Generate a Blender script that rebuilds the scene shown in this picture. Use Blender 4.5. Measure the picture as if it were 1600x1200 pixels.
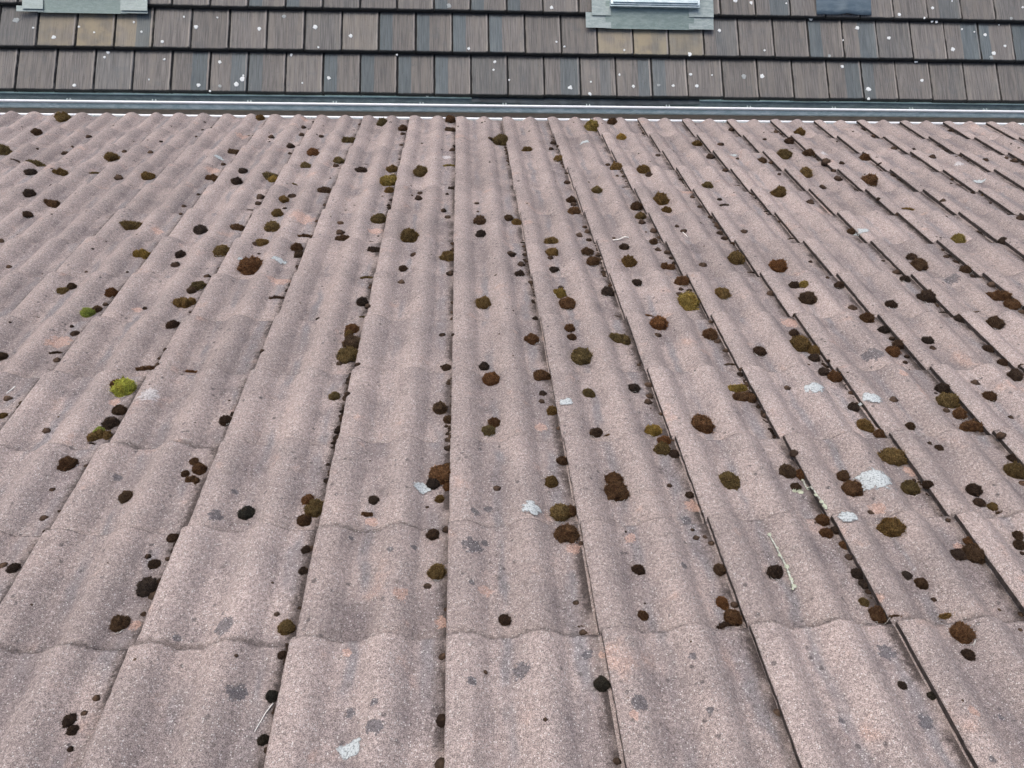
import bpy, math, random
import numpy as np
from mathutils import Matrix, Vector, noise
for o in list(bpy.data.objects): bpy.data.objects.remove(o)
S = bpy.context.scene
C = S.collection
R = math.radians
random.seed(7); RNG = np.random.default_rng(7)

# ---------------------------------------------------------------- camera, sky, sun, exposure
PITCH = R(26.0)                       # slope of the near roof
EAVE_Z = 3.288                       # height of its eave above the ground
V_EAVE = 4.0650
O_R = Vector((0, 0, EAVE_Z + V_EAVE*math.sin(PITCH)))
# roof frame: u to the right, v down the slope (away from the camera), n out of the roof
M_R = Matrix(((1, 0, 0, O_R.x), (0, math.cos(PITCH), math.sin(PITCH), O_R.y),
              (0, -math.sin(PITCH), math.cos(PITCH), O_R.z), (0, 0, 0, 1)))
CAM_UVN = Vector((0.05139613, -0.93326875, 1.19356138))
TH, YAW, ROLL = 0.58151507, -0.06573179, 0.02634505
_fw = Vector((0, math.cos(TH), -math.sin(TH))); _up = Vector((0, math.sin(TH), math.cos(TH))); _rt = Vector((1, 0, 0))
_Z = Matrix.Rotation(YAW, 3, 'Z')
_fw, _up, _rt = _Z @ _fw, _Z @ _up, _Z @ _rt
_c, _s = math.cos(ROLL), math.sin(ROLL)
_rt, _up = _c*_rt + _s*_up, -_s*_rt + _c*_up
MR3 = M_R.to_3x3()
cr, cu, cf = MR3 @ _rt, MR3 @ _up, MR3 @ _fw
cam_d = bpy.data.cameras.new('camera'); cam = bpy.data.objects.new('camera', cam_d); C.objects.link(cam)
loc = M_R @ CAM_UVN
cam.matrix_world = Matrix(((cr.x, cu.x, -cf.x, loc.x), (cr.y, cu.y, -cf.y, loc.y), (cr.z, cu.z, -cf.z, loc.z), (0, 0, 0, 1)))
cam_d.sensor_fit = 'HORIZONTAL'; cam_d.sensor_width = 36.0; cam_d.lens = 36.0*1150/1600
cam_d.clip_start = 0.05; cam_d.clip_end = 2000
S.camera = cam

SUN_EL, SUN_AZ = R(68), R(-45)        # azimuth from straight ahead (+y), negative = left
W = bpy.data.worlds.new('World'); S.world = W; W.use_nodes = True
wn = W.node_tree.nodes; wl = W.node_tree.links; wn.clear()
sky = wn.new('ShaderNodeTexSky'); sky.sky_type = 'NISHITA'; sky.sun_disc = False
sky.sun_elevation = SUN_EL; sky.sun_rotation = SUN_AZ
sky.air_density = 1.0; sky.dust_density = 4.0; sky.ozone_density = 1.0
bg = wn.new('ShaderNodeBackground'); bg.inputs[1].default_value = 0.15
wo = wn.new('ShaderNodeOutputWorld'); wl.new(sky.outputs[0], bg.inputs[0]); wl.new(bg.outputs[0], wo.inputs[0])
sun_d = bpy.data.lights.new('sun', 'SUN'); sun_d.energy = 1.3; sun_d.angle = R(60); sun_d.color = (1, 0.95, 0.87)
sun = bpy.data.objects.new('sun', sun_d); C.objects.link(sun)
sdir = Vector((math.sin(SUN_AZ)*math.cos(SUN_EL), math.cos(SUN_AZ)*math.cos(SUN_EL), math.sin(SUN_EL)))
sun.rotation_euler = sdir.to_track_quat('Z', 'Y').to_euler()
S.view_settings.view_transform = 'Standard'; S.view_settings.look = 'None'
S.view_settings.exposure = 0.33; S.view_settings.gamma = 1.0; S.view_settings.use_curve_mapping = False
S.render.resolution_x, S.render.resolution_y = 1024, 768

# ---------------------------------------------------------------- helpers
class NT:
    def __init__(s, name, rough=.9, metal=0., spec=.3):
        s.m = bpy.data.materials.new(name); s.m.use_nodes = True
        s.t = s.m.node_tree; s.n = s.t.nodes
        s.b = s.n['Principled BSDF']; s.b.inputs['Roughness'].default_value = rough
        s.b.inputs['Metallic'].default_value = metal; s.b.inputs['Specular IOR Level'].default_value = spec
    def put(s, sock, v):
        if hasattr(v, 'is_output') or isinstance(v, bpy.types.NodeSocket): s.t.links.new(v, sock)
        elif isinstance(v, tuple) and len(v) == 3 and sock.type == 'RGBA': sock.default_value = (*v, 1)
        else: sock.default_value = v
    def math(s, op, a, b=0., c=0., clamp=False):
        n = s.n.new('ShaderNodeMath'); n.operation = op; n.use_clamp = clamp
        for i, v in enumerate((a, b, c)): s.put(n.inputs[i], v)
        return n.outputs[0]
    def vmath(s, op, a, b):
        n = s.n.new('ShaderNodeVectorMath'); n.operation = op
        s.put(n.inputs[0], a)
        if op == 'SCALE': s.put(n.inputs['Scale'], b)
        else: s.put(n.inputs[1], b)
        return n.outputs['Value'] if op in ('DISTANCE', 'LENGTH') else n.outputs[0]
    def noise(s, vec, scale, detail=2., rough=.5, dist=0.):
        n = s.n.new('ShaderNodeTexNoise'); s.put(n.inputs['Vector'], vec)
        n.inputs['Scale'].default_value = scale; n.inputs['Detail'].default_value = detail
        n.inputs['Roughness'].default_value = rough; n.inputs['Distortion'].default_value = dist
        return n.outputs['Fac']
    def voro(s, vec, scale, feat='F1', out='Distance'):
        n = s.n.new('ShaderNodeTexVoronoi'); n.feature = feat; s.put(n.inputs['Vector'], vec); n.inputs['Scale'].default_value = scale
        return n.outputs[out]
    def ramp(s, f, a, b, lo=0., hi=1.):
        n = s.n.new('ShaderNodeMapRange'); n.interpolation_type = 'SMOOTHSTEP'; s.put(n.inputs[0], f)
        for i, v in zip((1, 2, 3, 4), (a, b, lo, hi)): s.put(n.inputs[i], v)
        return n.outputs[0]
    def mix(s, f, a, b, mode='MIX'):
        n = s.n.new('ShaderNodeMix'); n.data_type = 'RGBA'; n.blend_type = mode
        s.put(n.inputs[0], f); s.put(n.inputs[6], a); s.put(n.inputs[7], b)
        return n.outputs[2]
    def obj(s):
        return s.n.new('ShaderNodeTexCoord').outputs['Object']
    def attr(s, name, typ='OBJECT', out='Vector'):
        n = s.n.new('ShaderNodeAttribute'); n.attribute_type = typ; n.attribute_name = name; return n.outputs[out]
    def info(s, out):
        return s.n.new('ShaderNodeObjectInfo').outputs[out]
    def xyz(s, v):
        n = s.n.new('ShaderNodeSeparateXYZ'); s.put(n.inputs[0], v); return n.outputs
    def comb(s, x, y, z):
        n = s.n.new('ShaderNodeCombineXYZ')
        for i, v in enumerate((x, y, z)): s.put(n.inputs[i], v)
        return n.outputs[0]
    def color(s, c): s.put(s.b.inputs['Base Color'], c)
    def bump(s, h, strength, dist):
        n = s.n.new('ShaderNodeBump'); n.inputs['Strength'].default_value = strength; n.inputs['Distance'].default_value = dist
        s.put(n.inputs['Height'], h); s.put(s.b.inputs['Normal'], n.outputs[0])

def mesh(name, v, f, mat, smooth=True):
    m = bpy.data.meshes.new(name); m.from_pydata([tuple(map(float, p)) for p in v], [], f)
    m.materials.append(mat)
    if smooth: m.polygons.foreach_set('use_smooth', [True]*len(m.polygons))
    m.update(); return m
def link(name, data, parent=None, world=None):
    o = bpy.data.objects.new(name, data); C.objects.link(o)
    if parent is not None:
        o.parent = parent
        o.matrix_basis = (WORLD[parent.name].inverted() @ world) if world is not None else Matrix()
    elif world is not None: o.matrix_basis = world
    WORLD[o.name] = world if world is not None else (WORLD[parent.name] if parent else Matrix())
    return o
WORLD = {}
def tag(o, label=None, cat=None, group=None, kind=None):
    for k, v in (('label', label), ('category', cat), ('group', group), ('kind', kind)):
        if v: o[k] = v
    return o
def box(v, f, x0, x1, y0, y1, z0, z1):
    n = len(v)
    v += [(x0, y0, z0), (x1, y0, z0), (x1, y1, z0), (x0, y1, z0), (x0, y0, z1), (x1, y0, z1), (x1, y1, z1), (x0, y1, z1)]
    f += [tuple(n+i for i in q) for q in ((3, 2, 1, 0), (4, 5, 6, 7), (0, 1, 5, 4), (1, 2, 6, 5), (2, 3, 7, 6), (3, 0, 4, 7))]
def sweep(path, x0, x1, nx=2):           # profile path [(y,z)..] extruded along x
    v = [(x0+(x1-x0)*i/(nx-1), y, z) for i in range(nx) for y, z in path]; k = len(path)
    f = [(i*k+j, i*k+j+1, (i+1)*k+j+1, (i+1)*k+j) for i in range(nx-1) for j in range(k-1)]
    return v, f
def tube(pts, rad, seg=8):
    v, f = [], []; n = len(pts)
    for i, p in enumerate(pts):
        p = Vector(p); a = Vector(pts[max(i-1, 0)]); b = Vector(pts[min(i+1, n-1)]); d = (b-a).normalized()
        s = d.cross(Vector((0.013, 0.02, 1))).normalized(); t = d.cross(s)
        r = rad[i] if isinstance(rad, (list, tuple)) else rad
        for k in range(seg):
            q = p + (s*math.cos(k*math.tau/seg) + t*math.sin(k*math.tau/seg))*r; v.append(tuple(q))
    f = [(i*seg+k, i*seg+(k+1) % seg, (i+1)*seg+(k+1) % seg, (i+1)*seg+k) for i in range(n-1) for k in range(seg)]
    f += [tuple(range(seg))[::-1], tuple((n-1)*seg+k for k in range(seg))]
    return v, f

# ---------------------------------------------------------------- materials
def mat_pantile():
    m = NT('pantile_concrete', rough=.88, spec=.25)
    co = m.obj(); sx, sy, sz = m.xyz(co)
    xm = m.math('FLOORED_MODULO', sx, .3)
    rnd = m.info('Random')
    off = m.comb(m.math('MULTIPLY', rnd, 37.), m.math('MULTIPLY', rnd, 91.), m.math('MULTIPLY', rnd, 13.))
    p = m.vmath('ADD', co, off)
    big = m.noise(p, 6., 3., .6); mid = m.noise(p, 24., 2., .6)
    c = m.mix(m.ramp(big, .35, .65), (.298, .250, .232), (.374, .308, .281))
    c = m.mix(m.ramp(mid, .50, .72, 0, .5), c, (.264, .228, .210))
    # salmon areas where the grey film has come off
    sal = m.math('MULTIPLY', m.ramp(m.noise(p, 9., 3., .62), .60, .74), m.ramp(mid, .30, .55, .1, .6))
    c = m.mix(sal, c, (.47, .325, .265))
    # grey-blue silt streaks along the two troughs, wandering and broken
    wob = m.math('MULTIPLY', m.math('SUBTRACT', m.noise(m.vmath('MULTIPLY', p, (2., 6., 2.)), 2., 2.), .5), .045)
    def streak(xc, w0, w1):
        d = m.math('ABSOLUTE', m.math('SUBTRACT', m.math('ADD', xm, wob), xc))
        return m.ramp(d, w0, w1, 1, 0)
    brk = m.ramp(m.noise(m.vmath('MULTIPLY', p, (6., 2.2, 6.)), 2.5, 3.), .42, .60)
    st = m.math('MULTIPLY', m.math('MAXIMUM', streak(.117, .004, .020), streak(.262, .006, .026)), brk)
    c = m.mix(m.math('MULTIPLY', st, .75), c, (.190, .190, .200))
    film = m.math('MULTIPLY', m.math('MAXIMUM', streak(.112, .022, .044), streak(.258, .026, .046)), m.ramp(big, .60, .36, .25, 1.))
    c = m.mix(m.math('MULTIPLY', film, .75), c, (.225, .190, .182))
    alg = m.math('MULTIPLY', m.math('MAXIMUM', m.math('MULTIPLY', film, 1.), .25), m.ramp(m.noise(p, 13., 4., .6), .50, .66))
    c = m.mix(m.math('MULTIPLY', alg, .5), c, (.150, .125, .125))
    # small round dark lichens
    wn_ = m.noise(p, 85., 3., .7)
    vd = m.voro(m.vmath('ADD', p, m.vmath('SCALE', m.comb(wn_, wn_, 0.), .014)), 34.)
    dots = m.math('MULTIPLY', m.ramp(vd, .12, .21, 1, 0), m.ramp(m.noise(p, 8., 1.), .52, .60))
    c = m.mix(m.math('MULTIPLY', dots, .72), c, (.085, .075, .075))
    # dark film of dirt lodged against the next tile's cover edge
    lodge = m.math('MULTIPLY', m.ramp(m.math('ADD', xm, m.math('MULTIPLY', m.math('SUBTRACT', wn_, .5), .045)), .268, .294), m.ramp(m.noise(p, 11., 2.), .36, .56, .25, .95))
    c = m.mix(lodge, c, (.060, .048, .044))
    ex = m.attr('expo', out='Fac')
    lap_shade = m.math('MULTIPLY', m.ramp(m.math('ADD', m.math('ADD', sy, ex), m.math('MULTIPLY', m.math('SUBTRACT', wn_, .5), .03)), .005, .017, 1, 0), m.math('GREATER_THAN', ex, .1))  # course shadow painted in with lap dirt where the tile emerges
    c = m.mix(m.math('MULTIPLY', lap_shade, .55), c, (.075, .062, .058))
    tail_shade = m.math('MULTIPLY', m.ramp(m.math('ABSOLUTE', m.math('ADD', sy, .0005)), .0035, .006, 1, 0), m.ramp(wn_, .42, .58, .05, .6))  # thin gap shadow painted as a broken dark line on the tail edge
    c = m.mix(tail_shade, c, (.07, .055, .05))
    # individual marks placed per tile: k = dark lichen, s = bare salmon concrete, p = pale bloom
    wig = m.math('MULTIPLY', m.math('SUBTRACT', wn_, .5), 2.3)
    def spot(name):
        a = m.attr(name); r = m.xyz(a)[2]
        d = m.vmath('DISTANCE', m.comb(sx, sy, 0.), m.vmath('MULTIPLY', a, (1., 1., 0.)))
        dd = m.math('SUBTRACT', m.math('ADD', 1., wig), m.math('DIVIDE', d, m.math('MAXIMUM', r, .0001)))
        return m.math('MULTIPLY', m.ramp(dd, -.02, .22), m.math('GREATER_THAN', r, .0005))
    for i in (1, 2): c = m.mix(m.math('MULTIPLY', spot('s%d' % i), .58), c, (.50, .325, .255))
    for i in (1, 2, 3): c = m.mix(m.math('MULTIPLY', spot('k%d' % i), .78), c, (.095, .092, .100))
    c = m.mix(m.math('MULTIPLY', spot('p1'), .55), c, (.55, .55, .55))
    # sand grains
    g1 = m.noise(p, 600., 1., .5); g0 = m.noise(p, 150., 1., .6)
    c = m.mix(1., c, m.mix(m.ramp(g1, .28, .74), (.50, .49, .49), (1.53, 1.52, 1.51)), 'MULTIPLY')
    c = m.mix(1., c, m.mix(m.ramp(g0, .30, .70), (.82, .81, .81), (1.19, 1.19, 1.19)), 'MULTIPLY')
    vc = m.n.new('ShaderNodeTexVoronoi'); m.put(vc.inputs['Vector'], p); vc.inputs['Scale'].default_value = 300.
    vcol = m.xyz(vc.outputs['Color'])
    grain = m.math('MULTIPLY', m.ramp(vcol[0], .86, .90), m.ramp(vc.outputs['Distance'], .25, .50, 1, 0))
    c = m.mix(m.math('MULTIPLY', m.math('MULTIPLY', grain, m.math('SUBTRACT', 1., lodge)), .65), c, (.72, .69, .66))
    dk = m.math('MULTIPLY', m.ramp(vcol[1], .86, .90), m.ramp(vc.outputs['Distance'], .25, .5, 1, 0))
    c = m.mix(m.math('MULTIPLY', dk, .65), c, (.06, .052, .052))
    br = m.math('ADD', .90, m.math('MULTIPLY', rnd, .20))
    c = m.mix(1., c, m.comb(br, br, br), 'MULTIPLY')
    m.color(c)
    m.bump(m.math('ADD', g1, g0), .6, .0022)
    return m.m
def mat_flattile():
    m = NT('flat_tile_concrete', rough=.72, spec=.35)
    co = m.obj(); sx, sy, sz = m.xyz(m.attr('lc', 'GEOMETRY')); rnd = m.info('Random')
    p = m.vmath('ADD', co, m.comb(m.math('MULTIPLY', rnd, 41.), m.math('MULTIPLY', rnd, 77.), 0.))
    ps = m.vmath('MULTIPLY', p, (1., .035, 1.))
    s1 = m.noise(ps, 130., 3., .6); s2 = m.noise(ps, 28., 2., .5)
    c = m.mix(m.ramp(s1, .32, .70), (.106, .099, .092), (.200, .186, .171))
    c = m.mix(m.ramp(s2, .48, .66, 0, .6), c, (.210, .190, .164))
    c = m.mix(m.ramp(m.noise(p, 9., 4., .65), .52, .70, 0, .5), c, (.120, .124, .122))
    tn = m.attr('tan', out='Fac')
    c = m.mix(m.math('MULTIPLY', tn, m.ramp(m.noise(p, 8., 3.), .3, .65, .35, 1.)), c, (.310, .262, .172))
    bl = m.attr('blue'); b0, b1, bs = m.xyz(bl)
    wobx = m.math('ADD', sx, m.math('MULTIPLY', m.math('SUBTRACT', m.noise(m.vmath('MULTIPLY', p, (1., .3, 1.)), 30., 3.), .5), .016))
    inb = m.math('MULTIPLY', m.ramp(wobx, m.math('SUBTRACT', b0, .003), m.math('ADD', b0, .003)), m.ramp(wobx, m.math('SUBTRACT', b1, .003), m.math('ADD', b1, .003), 1, 0))
    c = m.mix(m.math('MULTIPLY', m.math('MULTIPLY', inb, bs), .8), c, m.mix(m.ramp(s1, .3, .7), (.072, .094, .103), (.115, .145, .155)))
    # worn light rib beside the joint, black algae on the drip edge
    rib = m.math('MULTIPLY', m.ramp(m.math('ABSOLUTE', m.math('SUBTRACT', wobx, .279)), .004, .009, 1, 0), m.ramp(m.noise(ps, 60., 3.), .35, .6, .2, .85))
    c = m.mix(rib, c, (.300, .270, .240))
    alg = m.ramp(m.math('ADD', sy, m.math('MULTIPLY', m.math('SUBTRACT', m.noise(p, 45., 3.), .5), .014)), .003, .013, 1, 0)
    c = m.mix(m.math('MULTIPLY', alg, .93), c, (.017, .018, .018))
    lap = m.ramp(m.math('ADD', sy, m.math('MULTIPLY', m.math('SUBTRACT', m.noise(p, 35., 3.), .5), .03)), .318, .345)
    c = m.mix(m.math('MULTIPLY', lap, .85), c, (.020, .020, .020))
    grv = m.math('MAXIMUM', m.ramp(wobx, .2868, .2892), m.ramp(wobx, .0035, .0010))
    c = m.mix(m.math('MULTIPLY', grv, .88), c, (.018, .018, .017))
    dots = m.math('MULTIPLY', m.ramp(m.voro(p, 60.), .10, .18, 1, 0), m.ramp(m.noise(p, 14., 2.), .52, .60))
    c = m.mix(m.math('MULTIPLY', dots, .8), c, (.022, .020, .018))
    g = m.noise(p, 500., 1.)
    c = m.mix(1., c, m.mix(g, (.75, .75, .75), (1.25, 1.25, 1.25)), 'MULTIPLY')
    br = m.math('ADD', .87, m.math('MULTIPLY', m.math('FRACT', m.math('MULTIPLY', rnd, 17.3)), .26)); c = m.mix(1., c, m.comb(br, br, br), 'MULTIPLY')
    m.color(c)
    m.bump(m.math('ADD', m.math('MULTIPLY', s1, 1.), m.math('MULTIPLY', g, .35)), .6, .003)
    return m.m
def mat_moss():
    m = NT('moss', rough=.95, spec=.1)
    co = m.obj(); rnd = m.info('Random')
    p = m.vmath('ADD', co, m.comb(m.math('MULTIPLY', rnd, 31.), 0., 0.))
    base = m.info('Color'); tip = m.attr('tip', 'GEOMETRY', 'Fac')
    n1 = m.noise(p, 3.5, 4., .65); n2 = m.noise(p, 24., 3., .6)
    c = m.mix(m.ramp(n1, .42, .62, 0, .8), base, m.mix(1., base, (.55, .46, .42), 'MULTIPLY'))
    c = m.mix(m.ramp(n1, .55, .30, 0, .35), c, (.085, .036, .014))
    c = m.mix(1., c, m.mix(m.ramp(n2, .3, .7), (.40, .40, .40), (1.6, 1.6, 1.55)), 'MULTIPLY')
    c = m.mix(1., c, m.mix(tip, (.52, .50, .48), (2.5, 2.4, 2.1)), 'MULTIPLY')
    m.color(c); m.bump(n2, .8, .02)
    return m.m
def mat_simple(name, col, var=.2, scale=20., rough=.8, metal=0., spec=.3, col2=None, bump=0.):
    m = NT(name, rough=rough, metal=metal, spec=spec); p = m.obj()
    n = m.noise(p, scale, 4., .6)
    a = tuple(x*(1-var) for x in col); b = col2 or tuple(min(1, x*(1+var)) for x in col)
    m.color(m.mix(m.ramp(n, .32, .68), a, b))
    if bump: m.bump(n, .5, bump)
    return m.m
def mat_zinc(name, a, b, rough=.45, metal=.55):
    m = NT(name, rough=rough, metal=metal, spec=.4); p = m.obj()
    q = m.vmath('MULTIPLY', p, (1., 3., 3.))
    n = m.noise(q, 14., 4., .65); n2 = m.noise(p, 120., 3., .6)
    c = m.mix(m.ramp(n, .35, .68), a, b)
    c = m.mix(m.ramp(n2, .58, .70, 0, .35), c, tuple(min(1, x*1.7) for x in b))
    m.color(c); m.put(m.b.inputs['Roughness'], m.ramp(n, .3, .7, rough-.08, rough+.15)); m.bump(n, .15, .004)
    return m.m
def mat_lichen(name, a, b):
    m = NT(name, rough=.95, spec=.1); p = m.obj(); rnd = m.info('Random')
    p = m.vmath('ADD', p, m.comb(m.math('MULTIPLY', rnd, 31.), 0., 0.))
    n = m.noise(p, 260., 2., .6); n2 = m.noise(p, 60., 3.)
    m.color(m.mix(m.ramp(n, .35, .65), a, b)); m.bump(n, .6, .002)
    edge = m.attr('edge', 'GEOMETRY', 'Fac')
    al = m.math('MULTIPLY', m.ramp(m.math('ADD', m.math('SUBTRACT', 1., edge), m.math('MULTIPLY', m.math('SUBTRACT', n2, .5), 1.2)), .22, .42), m.ramp(n, .30, .50, .55, 1.))
    m.put(m.b.inputs['Alpha'], al)
    return m.m
M_TILE, M_FLAT, M_MOSS = mat_pantile(), mat_flattile(), mat_moss()
M_EDGE = mat_simple('gap_shade_tile_edge', (.060, .048, .042), .4, 60.)  # dark of the side-lap gap, painted onto the cover-edge face
M_BEAD = mat_simple('highlight_zinc_bead', (.90, .91, .91), .04, 30., rough=.35, spec=.5)  # near-white colour carries the sky highlight on the zinc bead
M_ZINC = mat_zinc('weathered_zinc', (.48, .61, .60), (.72, .82, .80), .5, .0)
M_ZINCD = mat_zinc('dirty_zinc', (.10, .125, .125), (.17, .205, .205), .7, .0)
M_FLASH = mat_zinc('pale_flashing', (.23, .28, .272), (.36, .415, .40), .55, .25)
M_FLASHG = mat_zinc('green_grey_apron', (.155, .21, .198), (.245, .305, .285), .55, .2)
M_FRAME = mat_zinc('window_frame_metal', (.40, .50, .52), (.66, .74, .75), .35, .5)
M_LEAD = mat_zinc('blue_grey_sheet', (.075, .11, .135), (.11, .15, .18), .5, .1)
M_GLASS = NT('window_glass', rough=.05, spec=.6); M_GLASS.color((.02, .03, .035)); M_GLASS = M_GLASS.m
M_UNDER = mat_simple('bituminous_underlay', (.045, .055, .062), .3, 12., rough=.6)
M_DECK = mat_simple('roof_felt', (.02, .02, .02), .2, 8.)
M_WALL = mat_simple('beige_render', (.62, .57, .52), .08, 30., rough=.95, bump=.003)
M_WOOD = mat_simple('fascia_board', (.56, .50, .44), .12, 12.)
M_WHITE = mat_lichen('white_lichen', (.37, .40, .40), (.52, .55, .545))
M_SPOT = mat_simple('white_lichen_spot', (.72, .74, .72), .14, 150., rough=.95)
M_SPOTF = mat_simple('faint_lichen_spot', (.34, .36, .35), .2, 150., rough=.95)
M_STRAW = mat_simple('pale_straw', (.78, .75, .70), .2, 90.)
M_TWIG = mat_simple('lichened_twig', (.36, .36, .31), .45, 160., col2=(.62, .64, .55), bump=.003)
M_FOL = mat_simple('foliose_lichen', (.50, .53, .40), .25, 90., bump=.01)
M_GROUND = mat_simple('gravel_ground', (.20, .18, .16), .35, 6., rough=.95, bump=.01)

# ---------------------------------------------------------------- ground
v, f = [(-80, -80, 0), (80, -80, 0), (80, 80, 0), (-80, 80, 0)], [(0, 1, 2, 3)]
tag(link('ground', mesh('ground', v, f, M_GROUND, False)), kind='structure')

# ---------------------------------------------------------------- near house with the pantile roof
VE = [0., .3053, .6229, .9660, 1.3103, 1.6540, 1.9926, 2.3300, 2.6684, 3.0081, 3.3488, 3.6990, 4.0650]
SHEAR = -0.00803
STEP = .021
def roll(x): return .0262*(1-min(abs(x), 1)**2)**1.5
def prof(t):
    if t < .036: h = .0192 + .007*math.sin(max(t, 0)/.036*math.pi/2)
    else: h = roll((t-.036)/.053)
    return max(h, roll((t-.184)/.053))
def course(v):
    for i, e in enumerate(VE):
        if v <= e+1e-6: return i
    return 12
def surf(u, v):
    i = course(v); e1 = VE[i]; e0 = VE[i-1] if i else -.335
    s = (v-e0)/(e1-e0)
    return prof((u-SHEAR*v) % .3) - STEP*(1-s) - .019
EDGE = []
def tile_mesh(seed, lo=False):
    rg = random.Random(seed)
    nx = 18 if lo else 44
    xs = [0., .004] + [.33*i/nx for i in range(1, nx+1)]
    xs = sorted(x for x in xs if x < .302) + [.33]
    ys = [-.42, -.3, -.15, -.004, 0.] if lo else [-.42, -.36] + [-.345+.0145*i for i in range(23)] + [-.008, -.003, 0.]
    v, f = [], []; nX, nY = len(xs), len(ys)
    ej = [rg.uniform(-.0012, .0012) for _ in xs]; sj = [rg.gauss(0, .0007) for _ in ys]
    ph = rg.uniform(0, 50)
    for j, y in enumerate(ys):
        for i, x in enumerate(xs):
            z = prof(min(x, .2999) if x < .3 else .299) - .019
            if x >= .3: z = -.019
            z += .0011*noise.noise((x*14+ph, y*9, 1.)) + .0005*noise.noise((x*60+ph, y*60, 5.))
            xx = x
            if i == 0: xx += sj[j]; z -= .003+abs(sj[j])
            if i == 1: z -= .0008
            yy = y
            if j == nY-1: z -= .0035; yy += ej[i]
            if j == nY-2: z -= .0008
            v.append((xx, yy, z))
    f = [(j*nX+i, j*nX+i+1, (j+1)*nX+i+1, (j+1)*nX+i) for j in range(nY-1) for i in range(nX-1)]
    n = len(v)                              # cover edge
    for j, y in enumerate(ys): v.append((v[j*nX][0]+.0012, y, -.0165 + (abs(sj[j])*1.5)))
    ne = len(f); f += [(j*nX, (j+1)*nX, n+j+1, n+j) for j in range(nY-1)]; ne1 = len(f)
    n = len(v)                              # tail end
    for i, x in enumerate(xs): v.append((x, ej[i]-.001, v[(nY-1)*nX+i][2]-.0085))
    f += [((nY-1)*nX+i, (nY-1)*nX+i+1, n+i+1, n+i) for i in range(nX-1)]
    EDGE.append((ne, ne1)); return v, f
HB = Matrix.Translation((0, 0, 0))
near = link('pantile_house', None, None, HB)
tag(near, 'house whose pinkish-grey double-roll tiled roof, dotted with moss, fills the foreground', 'house')
TM = []
for i in range(8):
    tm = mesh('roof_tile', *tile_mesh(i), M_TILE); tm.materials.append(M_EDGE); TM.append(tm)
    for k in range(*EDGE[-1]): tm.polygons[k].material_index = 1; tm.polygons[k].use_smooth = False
TLO = tile_mesh(99, True)
def project(u, v, n):
    q = Vector((u, v, n))-CAM_UVN; w = q.dot(_fw)
    if w < .05: return None
    return 800+1150*q.dot(_rt)/w, 600-1150*q.dot(_up)/w, 1150/w
marks = '-1.310,3.170,4.4,w -1.285,2.957,7.5,s -1.298,3.618,7.2,s -1.286,2.134,4.8,s -0.848,1.804,3.1,w -0.701,1.802,5.0,w -0.664,1.636,8.4,s -0.696,2.262,10.7,s -0.362,2.142,6.3,s -1.003,4.017,5.1,s -0.077,3.241,5.4,p 0.742,3.507,4.8,w 1.587,3.300,4.2,w 1.803,2.105,5.4,w 2.798,2.861,5.2,w 2.115,3.277,5.6,p 2.851,3.137,5.5,p 0.322,0.786,3.4,w 1.073,0.842,5.5,w 1.226,0.789,5.6,w 1.167,1.279,6.2,s -0.864,0.848,5.5,p -1.266,1.188,6.7,s -1.111,1.420,3.4,s -0.961,0.840,3.2,s -0.072,0.451,4.0,w -0.187,0.346,3.0,s 0.193,0.356,4.6,w 0.588,0.377,4.3,s 0.275,0.238,4.0,s 0.243,0.707,3.6,s 1.067,0.437,7.7,w 0.926,0.289,4.1,w 1.190,0.485,3.7,s 1.037,0.351,3.5,s 1.164,0.217,2.6,s 0.901,0.069,2.4,s -0.625,0.064,2.6,s -0.162,-0.215,3.8,w -0.128,-0.143,1.7,k -0.170,-0.148,2.0,k -0.122,-0.184,3.0,k -0.066,-0.175,1.4,k -0.201,-0.189,1.7,k -0.183,-0.202,1.4,k -0.234,-0.125,1.4,k 0.047,-0.105,2.0,k 0.271,-0.043,2.5,k 0.140,-0.077,3.6,k 0.348,-0.158,3.2,k 0.188,-0.249,1.6,k 0.864,-0.200,2.9,k -0.259,-0.197,1.6,k -0.234,-0.225,1.6,k 0.049,0.234,4.6,k 0.078,0.253,1.8,k 0.048,0.132,1.7,k 0.032,0.099,1.3,k 0.057,0.357,2.3,k 0.090,0.380,2.3,k -0.130,0.227,1.8,k -0.079,0.240,1.4,k -0.223,0.275,1.3,k -0.824,0.505,2.4,k -0.544,0.357,3.3,k -0.524,0.446,1.6,k -0.527,0.025,1.6,k -0.378,-0.104,3.5,k -0.442,0.044,4.4,k 0.193,0.127,2.7,k 0.210,0.176,2.1,k 0.510,0.167,1.7,k 0.561,0.331,3.1,k 0.240,-0.175,2.3,k 0.193,0.125,2.4,k 0.467,-0.067,1.5,k 0.471,-0.176,1.4,k 0.711,-0.193,1.2,k 1.008,-0.198,1.2,k 0.930,-0.284,1.4,k 0.858,-0.058,3.4,k 0.708,-0.221,1.1,k 1.358,1.056,6.2,k 1.936,1.610,5.6,k -0.192,-0.023,1.8,s -0.099,0.106,3.6,s -0.014,0.051,2.9,s 0.332,-0.182,1.7,s 0.948,-0.197,2.0,s 0.411,0.262,2.9,s 0.075,0.121,3.0,s -1.293,1.168,3.1,s 1.382,0.914,3.4,s 1.145,2.657,6.5,s 0.297,-0.046,1.5,s'
MARK = {}; LICHEN = []
for it in marks.split():
    a = it.split(','); u, vv, d = float(a[0]), float(a[1]), float(a[2])/100
    if a[3] == 'w': LICHEN.append((u, vv, d)); continue
    MARK.setdefault((math.floor((u-SHEAR*vv)/.3), course(vv)), []).append((u, vv, d, a[3]))
fv, ff = [], []
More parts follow.
